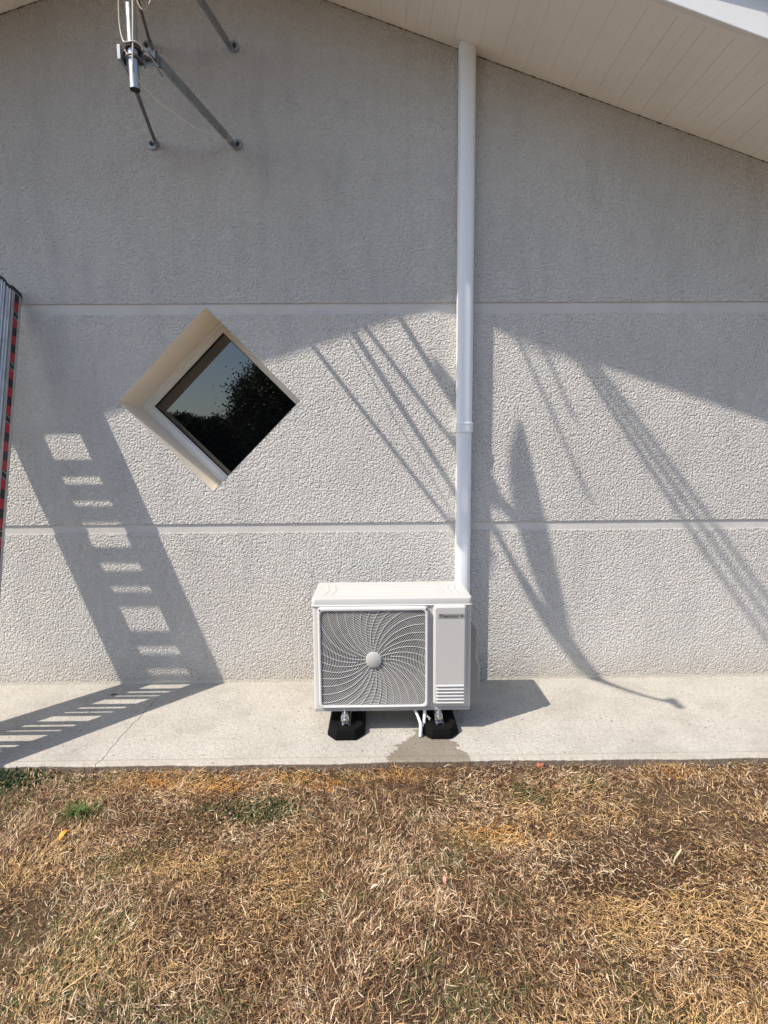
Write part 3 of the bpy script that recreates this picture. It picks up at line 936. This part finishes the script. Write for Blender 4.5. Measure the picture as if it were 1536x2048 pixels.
b.tube([(MX + .07, MY + .02, 3.06), (MX + .095, MY + .01, 3.035), (MX + .105, MY + .0, 3.01)], .004, 6)
b.build('black_strap', MT['black'], mast, smooth=True)
# dish with its arm
DC = Vector((-.903, -1.015, 3.56)); DN = Vector((.606, -.776, .17)).normalized()
DU = Vector((0, 0, 1)); DU = (DU - DN * DU.dot(DN)).normalized(); DH = DU.cross(DN).normalized(); DR = .37
b = MB(); L = 9; n_ = 40; vs = []
for sgn in (0, 1):
    for i in range(L + 1):
        q = i / L
        for k in range(n_):
            a = 2 * PI * k / n_
            vs.append(DC + DH * DR * q * math.cos(a) + DU * DR * 1.05 * q * math.sin(a) + DN * (-.105 * (1 - q * q) - .003 * sgn))
fs = []
for sgn in (0, 1):
    o_ = sgn * (L + 1) * n_
    fs += [(o_ + i * n_ + k, o_ + i * n_ + (k + 1) % n_, o_ + (i + 1) * n_ + (k + 1) % n_, o_ + (i + 1) * n_ + k) for i in range(L) for k in range(n_)]
fs += [(L * n_ + k, L * n_ + (k + 1) % n_, (2 * L + 1) * n_ + (k + 1) % n_, (2 * L + 1) * n_ + k) for k in range(n_)]
b.add(vs, fs)
dish = b.build('satellite_dish', m_paint('light_grey_dish', (.55, .55, .54), .5, .04, 0), mast, smooth=True, fixn=False)
b = MB(); b.tube([(MX, MY, 3.50), DC - DN * .105], [.03, .03], 10); b.box((MX - .04, MY - .04, 3.43), (MX + .04, MY + .04, 3.57)); b.build('dish_bracket', MT['dull'], mast, bevel=.003)
b = MB(); b.tube(smooth_path([(MX, MY, 3.37), (-.955, -.97, 3.20), (-.90, -1.09, 3.125), (-.80, -1.22, 3.085), (-.66, -1.38, 3.075), (-.535, -1.51, 3.10)]), [.012 + .034 * math.exp(-((i - 22) / 11) ** 2) for i in range(61)], 10); b.build('receiver_arm', MT['galv'], mast, smooth=True)
b = MB(); q0 = Vector((-.545, -1.50, 3.10)); dd = (DC - DU * .05 - q0).normalized()
b.tube([q0 - dd * .06, q0 - dd * .055, q0 + dd * .01, q0 + dd * .015, q0 + dd * .06, q0 + dd * .065], [.012, .022, .022, .03, .03, .02], 16); b.build('receiver', MT['fascia'], mast, smooth=True)
# three boom television aerial on the mast top
for dz, dx in ((-.03, 0), (.10, 0), (.215, .0)):
    b = MB(); z = 4.985 + dz
    b.tube([(MX + .02, MY - .0, 4.985 + dz * .1), (MX + .02, MY - .12, 4.985 + dz * .2), (MX + .02 + dx, MY - .75, z), (MX + .075 + dx, MY - 1.15, z)], .0145, 8)
    for i in range(14):
        y = MY - .25 - i * .066; x = MX + .02 + dx + .055 * (i * .066 / .93)
        zz = 4.985 + dz * (.2 + .8 * min(1, max(0, (i * .066 + .13) / .63))); b.tube([(x - .09, y, zz + .012), (x + .09, y, zz + .012)], .0022, 5)
    b.build('aerial_boom', MT['alu'], mast)
b = MB()
for s in (-1, 1):
    for i in range(5):
        q = i / 4
        b.tube([(MX - .16, MY - .14 - .12 * (1 - q), 4.985 + s * (.05 + .22 * q)), (MX + .2, MY - .14 - .12 * (1 - q), 4.985 + s * (.05 + .22 * q))], .003, 5)
    b.tube([(MX + .02, MY - .27, 4.985 + s * .05), (MX + .02, MY - .13, 4.985 + s * .28)], .008, 6)
b.build('reflector', MT['alu'], mast)
b = MB()
b.tube(smooth_path([(-.96, -.86, 4.74), (-.955, -.93, 4.57), (-.95, -1.03, 4.43), (-.94, -1.15, 4.24)]), .008, 6)
b.tube(smooth_path([(-1.0, -.98, 4.90), (-1.0, -1.0, 4.84), (-.99, -1.12, 4.64)]), .008, 6)
b.build('cable', MT['black'], mast)
b = MB(); b.prism([(-1.255, 4.21), (-1.12, 4.05), (-1.05, 3.90), (-1.075, 3.83), (-1.15, 3.93), (-1.235, 4.08)], MY - .02, MY + .02, plane='xz'); b.bar((-1.10, MY, 3.98), (MX, MY, 4.0), .03, .02); b.build('shadow_plate', MT['black'], mast, bevel=.01)  # unseen plate added to the mast, outlined to cast the clump beside the downpipe

# ------------------------------------------------------------------ grass, weeds, litter
def vnoise(x, y, sc, seed):
    r_ = np.random.default_rng(seed); G = r_.random((64, 64))
    fx = (x * sc) % 64; fy = (y * sc) % 64
    ix = fx.astype(int); iy = fy.astype(int); tx = fx - ix; ty = fy - iy
    tx = tx * tx * (3 - 2 * tx); ty = ty * ty * (3 - 2 * ty)
    a = G[ix % 64, iy % 64]; b_ = G[(ix + 1) % 64, iy % 64]; c = G[ix % 64, (iy + 1) % 64]; d = G[(ix + 1) % 64, (iy + 1) % 64]
    return (a * (1 - tx) + b_ * tx) * (1 - ty) + (c * (1 - tx) + d * tx) * ty


def blades(name, x, y, z, length, width, az, lean, curl, twist, cols, m_, SEG=3):
    n = len(x); S = SEG + 1
    V = np.zeros((n, S, 2, 3)); px, py, pz = x.copy(), y.copy(), z.copy()
    el = lean.copy(); a = az.copy()
    sx, sy = -np.sin(a + twist), np.cos(a + twist)
    for i in range(S):
        w_ = width * (1 - (i / S) ** 2) * .5
        if i == SEG: w_ = width * .10
        sz = .35 * np.sin(twist * 3 + i)
        V[:, i, 0] = np.stack([px - sx * w_, py - sy * w_, pz - sz * w_], 1)
        V[:, i, 1] = np.stack([px + sx * w_, py + sy * w_, pz + sz * w_], 1)
        st = length / SEG
        px = px + np.cos(el) * np.cos(a) * st; py = py + np.cos(el) * np.sin(a) * st; pz = pz + np.sin(el) * st
        pz = np.maximum(pz, -.037)
        el = el - curl; a = a + twist * .5
    co = V.reshape(-1, 3)
    base = (np.arange(n) * S * 2)[:, None]
    q = np.concatenate([base + np.array([2 * i, 2 * i + 1, 2 * i + 3, 2 * i + 2]) for i in range(SEG)], 1).reshape(-1, 4)
    me = bpy.data.meshes.new(name)
    me.vertices.add(len(co)); me.vertices.foreach_set('co', co.ravel().astype(np.float32))
    me.loops.add(q.size); me.loops.foreach_set('vertex_index', q.ravel().astype(np.int32))
    me.polygons.add(len(q)); me.polygons.foreach_set('loop_start', np.arange(0, q.size, 4, dtype=np.int32))
    me.polygons.foreach_set('use_smooth', np.ones(len(q), bool))
    me.update(calc_edges=True)
    at = me.color_attributes.new('tint', 'FLOAT_COLOR', 'POINT')
    cc = np.ones((n, S * 2, 4)); cc[:, :, :3] = cols[:, None, :]
    at.data.foreach_set('color', cc.reshape(-1).astype(np.float32))
    me.materials.append(m_)
    o = bpy.data.objects.new(name, me); COL.objects.link(o); return o


MT['straw'] = m_vc('dry_grass_blades', .7, .3)
MT['leafy'] = m_vc('green_leaf', .6, .35)

# golden and bare patches, at the places they have in the lawn
GOLD = [(-.85, -.92, .16, .05), (-.78, -.99, .14, .05), (-.42, -.94, .06, .04), (.16, -.94, .05, .04), (.42, -1.36, .16, .05), (.75, -1.68, .14, .14), (1.05, -1.72, .25, .14), (-.05, -.96, .10, .03), (.95, -2.2, .5, .3), (1.35, -.93, .22, .04), (-.75, -1.45, .3, .07)]
RUST = [(-.85, -.93, .18, .05), (-.74, -1.0, .16, .05), (-.42, -.95, .07, .04), (.12, -.94, .10, .03), (-1.0, -.96, .12, .05), (1.40, -.95, .14, .04), (.45, -1.33, .12, .04), (-.2, -1.0, .12, .04)]
GREEN = [(-1.66, -.97, .16, .06), (-1.23, -1.18, .07, .04), (-.50, -1.17, .12, .05), (-.72, -1.17, .06, .03), (-1.10, -1.78, .16, .12), (.93, -1.03, .05, .05), (.62, -1.07, .08, .05), (-.95, -1.42, .12, .05), (1.33, -1.12, .08, .04), (-1.7, -1.2, .2, .2), (.2, -1.95, .15, .08), (-.6, -2.0, .2, .07)]
BARE = [(1.1, -.93, .9, .05), (1.3, -1.15, .45, .16), (.95, -.90, .75, .035), (.62, -1.30, .15, .06), (.10, -1.02, .25, .04), (.58, -.92, .25, .04), (-1.3, -1.1, .12, .05), (1.4, -1.3, .3, .12), (.80, -1.22, .12, .05), (-.28, -.905, .18, .025)]
def field(lst, x, y):
    v = np.zeros_like(x)
    for cx, cy, rx, ry in lst: v = np.maximum(v, np.exp(-(((x - cx) / rx) ** 2 + ((y - cy) / ry) ** 2)))
    return v

def lawn(n, x0, x1, y0, y1, scale=1.0):
    x = rng.uniform(x0, x1, n); y = rng.uniform(y0, y1, n)
    wob = (vnoise(x, y, 6, 3) - .5) * .12
    bare = np.maximum(field(BARE, x + wob, y + wob * .6), np.clip((vnoise(x, y, 4.5, 5) - .60) * 3.2, 0, .8))
    bare = np.maximum(bare, np.exp(-np.clip(-.875 - y, 0, 9) / .022) * .72 * (1 - field(GOLD, x, y)))
    keep = (rng.random(n) > bare * .86) & (y < -.874)
    x, y, wob = x[keep], y[keep], wob[keep]; n = len(x)
    gold = np.clip(np.maximum(field(GOLD, x + wob, y - wob), np.clip((vnoise(x, y, 3.3, 8) - .6) * 2, 0, .6)), 0, 1)
    grn = np.clip(np.maximum(field(GREEN, x - wob, y + wob), np.clip((vnoise(x, y, 7.3, 9) - .68) * 2.2, 0, .5)), 0, 1)
    L = (rng.gamma(4, .0054, n) + .008) * scale * (.75 + .5 * vnoise(x, y, 5, 31))
    L *= 1 - .25 * grn
    Wd = rng.uniform(.0008, .0026, n) * scale
    az = 2 * PI * vnoise(x, y, 2.3, 2) + rng.normal(0, 1.0, n)
    lean = np.abs(rng.normal(.15, .38, n)) + .03
    curl = rng.normal(.15, .30, n)
    tw = rng.normal(0, .55, n)
    z = -.038 + rng.random(n) ** 2.0 * .022
    u = rng.random((n, 1))
    pal = np.array([(.62, .43, .25), (.40, .245, .125), (.88, .70, .48), (.21, .108, .056), (.07, .037, .021), (.54, .33, .145)])
    prA = np.array([.21, .17, .18, .18, .19, .07]); prB = np.array([.10, .20, .05, .28, .32, .05])
    cA = pal[rng.choice(6, n, p=prA / prA.sum())]; cB = pal[rng.choice(6, n, p=prB / prB.sum())]
    pm = np.clip((vnoise(x, y, 5.5, 21) * .6 + vnoise(x, y, 14, 22) * .4 - .38) * 4, 0, 1)
    c = np.where((rng.random(n) < pm)[:, None], cA, cB)
    c = c * (.8 + .4 * rng.random((n, 1)))
    gs = (rng.random(n) < gold * .72)[:, None]
    rust = field(RUST, x + wob, y)
    c = np.where((rng.random(n) < rust * .8)[:, None], np.array([.64, .31, .075]) * (.6 + .7 * u), c)
    c = np.where(gs, np.array([.66, .43, .19]) * (.7 + .55 * u), c)
    gg = (rng.random(n) < grn * .62 + .035)[:, None]
    c = np.where(gg, np.array([.115, .125, .045]) * (.6 + .9 * u), c)
    return x, y, z, L, Wd, az, lean, curl, tw, c

p1 = lawn(240000, -2.1, 2.1, -2.5, -.874)
p2 = lawn(60000, -5, 5, -5.5, -.874, 1.3)
msk = ~((np.abs(p2[0]) < 2.0) & (p2[1] > -2.4))
P_ = [np.concatenate([a, b_[msk]]) for a, b_ in zip(p1, p2)]
x_, y_, z_, L_, W_, a_, le_, cu_, tw_, c_ = lawn(90000, -2.1, 2.1, -2.4, -.874, .5)
le_ = np.abs(rng.normal(0, .10, len(x_))); z_ = -.038 + rng.random(len(x_)) * .006
P_ = [np.concatenate([a, b_]) for a, b_ in zip(P_, (x_, y_, z_, L_, W_, a_, le_, cu_ * .2, tw_, c_ * .85))]
tag(blades('dry_grass', *P_, MT['straw']), 'scorched straw coloured lawn in front of the path', kind='stuff')

# crumbs of soil and gravel along the path edge
b = MB()
for i in range(900):
    x = random.uniform(-1.9, 2.0); y = -.885 - abs(random.gauss(0, .05)) if i % 3 else random.uniform(-2.1, -.9)
    s = random.uniform(.0018, .006) * (1.5 if random.random() < .06 else 1)
    T = Matrix.Translation((x, y, -.038)) @ Matrix.Rotation(random.uniform(0, 6), 4, 'Z') @ Matrix.Rotation(random.uniform(-.5, .5), 4, 'X')
    k = [random.uniform(.6, 1.3) for _ in range(3)]
    b.add([T @ Vector((p[0] * s * k[0], p[1] * s * k[1], p[2] * s * k[2])) for p in ((1, 0, 0), (-1, 0, 0), (0, 1, 0), (0, -1, 0), (0, 0, 1), (0, 0, -1))],
          [(0, 2, 4), (2, 1, 4), (1, 3, 4), (3, 0, 4), (2, 0, 5), (1, 2, 5), (3, 1, 5), (0, 3, 5)], random.choice((0, 0, 1)))
tag(b.build('gravel_crumbs', [m_paint('pale_grit', (.42, .36, .28), .9, .25, 0, scale=30), m_paint('brown_crumb', (.16, .11, .07), 1, .25, 0, scale=30)]), 'small pale stones and soil crumbs along the path edge', kind='stuff')

def tuft(name, cx, cy, rx, ry, n, label, cat, Lr, col, wd=(.002, .004), leanm=.9, group=None):
    x = rng.normal(cx, rx, n); y = np.minimum(rng.normal(cy, ry, n), -.886)
    o = blades(name, x, y, np.full(n, -.036), rng.uniform(*Lr, n), rng.uniform(*wd, n), rng.uniform(0, 2 * PI, n), np.clip(rng.normal(leanm, .35, n), .1, 1.5), rng.normal(.3, .2, n), rng.normal(0, .4, n),
               np.array(col) * (.6 + .8 * rng.random((n, 1))), MT['leafy'])
    return tag(o, label, cat, group)
tuft('grass_tuft', -1.245, -1.175, .030, .022, 220, 'bright green living grass tuft near the orange fallen leaf', 'grass tuft', (.03, .07), (.10, .17, .035))
tuft('clover_patch', -.50, -1.165, .085, .035, 1500, 'dark green clover patch among straw, in front of the bare concrete left of the unit', 'weed patch', (.010, .026), (.050, .068, .022), (.005, .009), .5)
tuft('leafy_weed', -1.70, -.935, .10, .030, 1600, 'very dark green leafy weed in the ladder shadow at the path edge', 'weed', (.015, .04), (.03, .055, .02), (.007, .013), .8)

# fallen leaves, chip and stalk
def leaf(name, x, y, z, L, Wd, az, col, label, cat, tilt=.35):
    b = MB(); n_ = 8; vs = []
    T = Matrix.Translation((x, y, z)) @ Matrix.Rotation(az, 4, 'Z') @ Matrix.Rotation(-tilt, 4, 'Y')
    for i in range(n_ + 1):
        q = i / n_; wv = Wd * math.sin(PI * min(1, q * .96 + .02)) ** .8 * (1 if i % 2 else .86)
        zc = L * .12 * math.sin(PI * q)
        vs += [T @ Vector((L * q, -wv / 2, zc + wv * .22)), T @ Vector((L * q, 0, zc)), T @ Vector((L * q, wv / 2, zc + wv * .22))]
    b.add(vs, [(i * 3 + k, i * 3 + k + 1, (i + 1) * 3 + k + 1, (i + 1) * 3 + k) for i in range(n_) for k in range(2)])
    b.tube([T @ Vector((-L * .3, 0, .002)), T @ Vector((0, 0, 0))], .0008, 4)
    o = b.build(name, m_paint(name + '_skin', col, .6, .2, 0, scale=60), smooth=True)
    md = o.modifiers.new('thickness', 'SOLIDIFY'); md.thickness = .0005
    return tag(o, label, cat)
leaf('fallen_leaf', -1.213, -1.352, -.012, .042, .024, 1.1, (.72, .30, .03), 'orange dry leaf lying on the straw', 'fallen leaf', .5)
leaf('fallen_leaf', -.035, -1.60, -.012, .030, .012, .3, (.62, .52, .40), 'small pale curled leaf in front of the unit', 'fallen leaf', .2)
leaf('fallen_leaf', .215, -1.585, -.012, .026, .013, 1.5, (.70, .28, .22), 'small pink leaf scrap on the straw', 'fallen leaf', .5)
b = MB(); pts = [(0, 0), (.026, .006), (.034, .026), (.018, .020), (.006, .032), (-.004, .014)]
b.prism([(.735 + x, -.905 + y) for x, y in pts], -.030, -.020)
tag(b.build('brick_chip', m_paint('terracotta', (.55, .17, .10), .8, .15, .001, scale=60), bevel=.002), 'orange red brick chip at the edge of the path', 'brick chip')
b = MB(); b.tube([(1.035, -1.50, -.035), (1.040, -1.505, .0), (1.052, -1.51, .03), (1.056, -1.515, .045)], [.0016, .003, .0045, .001], 7)
b.tube([(1.035, -1.50, -.03), (1.02, -1.49, .0), (1.005, -1.485, .015)], [.0015, .002, .0008], 6)
tag(b.build('dried_stalk', m_paint('bleached_stalk', (.66, .56, .38), .7, .1, 0), smooth=True), 'bleached dried stalk standing up from the lawn', 'dried stalk')
for x, y, s, lb in ((-1.33, -.19, .006, 'tiny dark twig on the path left of the ladder shadow crack'),):
    b = MB(); b.tube([(-1.60, -.165, .004), (-1.585, -.155, .007), (-1.565, -.15, .004)], [.002, .0045, .001], 6)
    tag(b.build('dry_twig', MT['bark']), 'tiny dark seed husk on the path near the wall foot', 'seed husk')

# ------------------------------------------------------------------ garden behind the camera: seen mirrored in the window
def leafcloud(b_pts, n, size, name, m_, parent=None, colbase=(.05, .075, .025)):
    x, y, z = b_pts; n = len(x)
    a = rng.normal(size=(n, 3)); a /= np.linalg.norm(a, axis=1)[:, None]
    t = rng.normal(size=(n, 3)); t -= a * (t * a).sum(1)[:, None]; t /= np.linalg.norm(t, axis=1)[:, None]
    s = size * rng.uniform(.6, 1.4, n)[:, None]
    c = np.stack([x, y, z], 1)
    V = np.stack([c - a * s, c + t * s * .45, c + a * s, c - t * s * .45], 1).reshape(-1, 3)
    me = bpy.data.meshes.new(name)
    me.vertices.add(n * 4); me.vertices.foreach_set('co', V.ravel().astype(np.float32))
    q = np.arange(n * 4, dtype=np.int32); me.loops.add(n * 4); me.loops.foreach_set('vertex_index', q)
    me.polygons.add(n); me.polygons.foreach_set('loop_start', np.arange(0, n * 4, 4, dtype=np.int32)); me.update(calc_edges=True)
    at = me.color_attributes.new('tint', 'FLOAT_COLOR', 'POINT')
    cc = np.ones((n, 4, 4)); cc[:, :, :3] = (np.array(colbase) * (.5 + rng.random((n, 1))))[:, None, :]
    at.data.foreach_set('color', cc.reshape(-1).astype(np.float32))
    me.materials.append(m_); o = bpy.data.objects.new(name, me); COL.objects.link(o)
    if parent is not None: o.parent = parent; o.matrix_parent_inverse = world_of(parent).inverted()
    return o
hedge = thing('hedge', (0, -12.6, -.04), 'tall dark clipped hedge across the garden, mirrored low in the window', 'hedge')
n_ = 110000
x = rng.uniform(-11, 9, n_); top = 2.15 + .25 * vnoise(x + 20, x * 0, 1.3, 4) + .18 * vnoise(x + 20, x * 0, 5, 6)
face = rng.random(n_)
z = np.where(face < .6, rng.uniform(0, 1, n_) * top, top + rng.normal(0, .07, n_)); y = np.where(face < .6, -12.05 + rng.normal(0, .10, n_), rng.uniform(-13.1, -12.0, n_))
leafcloud((x, y, z), n_, .045, 'foliage', MT['leafy'], hedge, (.04, .06, .02))
b = MB(); b.box((-11, -13.05, -.04), (9, -12.25, 2.25)); b.build('twigs', MT['hedgecore'], hedge)
tree = thing('tree', (-2.3, -10.6, -.04), 'round leafy garden tree mirrored in the window above the hedge', 'tree')
b = MB(); b.tube([(-2.3, -10.6, -.04), (-2.28, -10.6, .9), (-2.35, -10.55, 1.7), (-2.5, -10.6, 2.6)], [.14, .11, .09, .05], 12)
for k in range(9):
    a = k * 2.4; b.tube([(-2.32, -10.57, 1.3 + .1 * k), (-2.4 + .6 * math.cos(a), -10.6 + .6 * math.sin(a), 2.1 + .1 * k), (-2.5 + 1.2 * math.cos(a), -10.6 + 1.2 * math.sin(a), 2.5 + .12 * k)], [.05, .03, .012], 7)
b.build('trunk', MT['bark'], tree, smooth=True)
xs_, ys_, zs_ = [], [], []
for k in range(120):
    v = rng.normal(size=3); v /= np.linalg.norm(v); rr = rng.random() ** .4
    cx, cy, cz = -2.25 + v[0] * 1.55 * rr, -10.6 + v[1] * 1.5 * rr, 2.65 + v[2] * 1.10 * rr
    m__ = 900; s = rng.uniform(.14, .26)
    xs_.append(rng.normal(cx, s, m__)); ys_.append(rng.normal(cy, s, m__)); zs_.append(rng.normal(cz, s * .8, m__))
leafcloud((np.concatenate(xs_), np.concatenate(ys_), np.concatenate(zs_)), 0, .038, 'crown', MT['leafy'], tree, (.045, .065, .02))
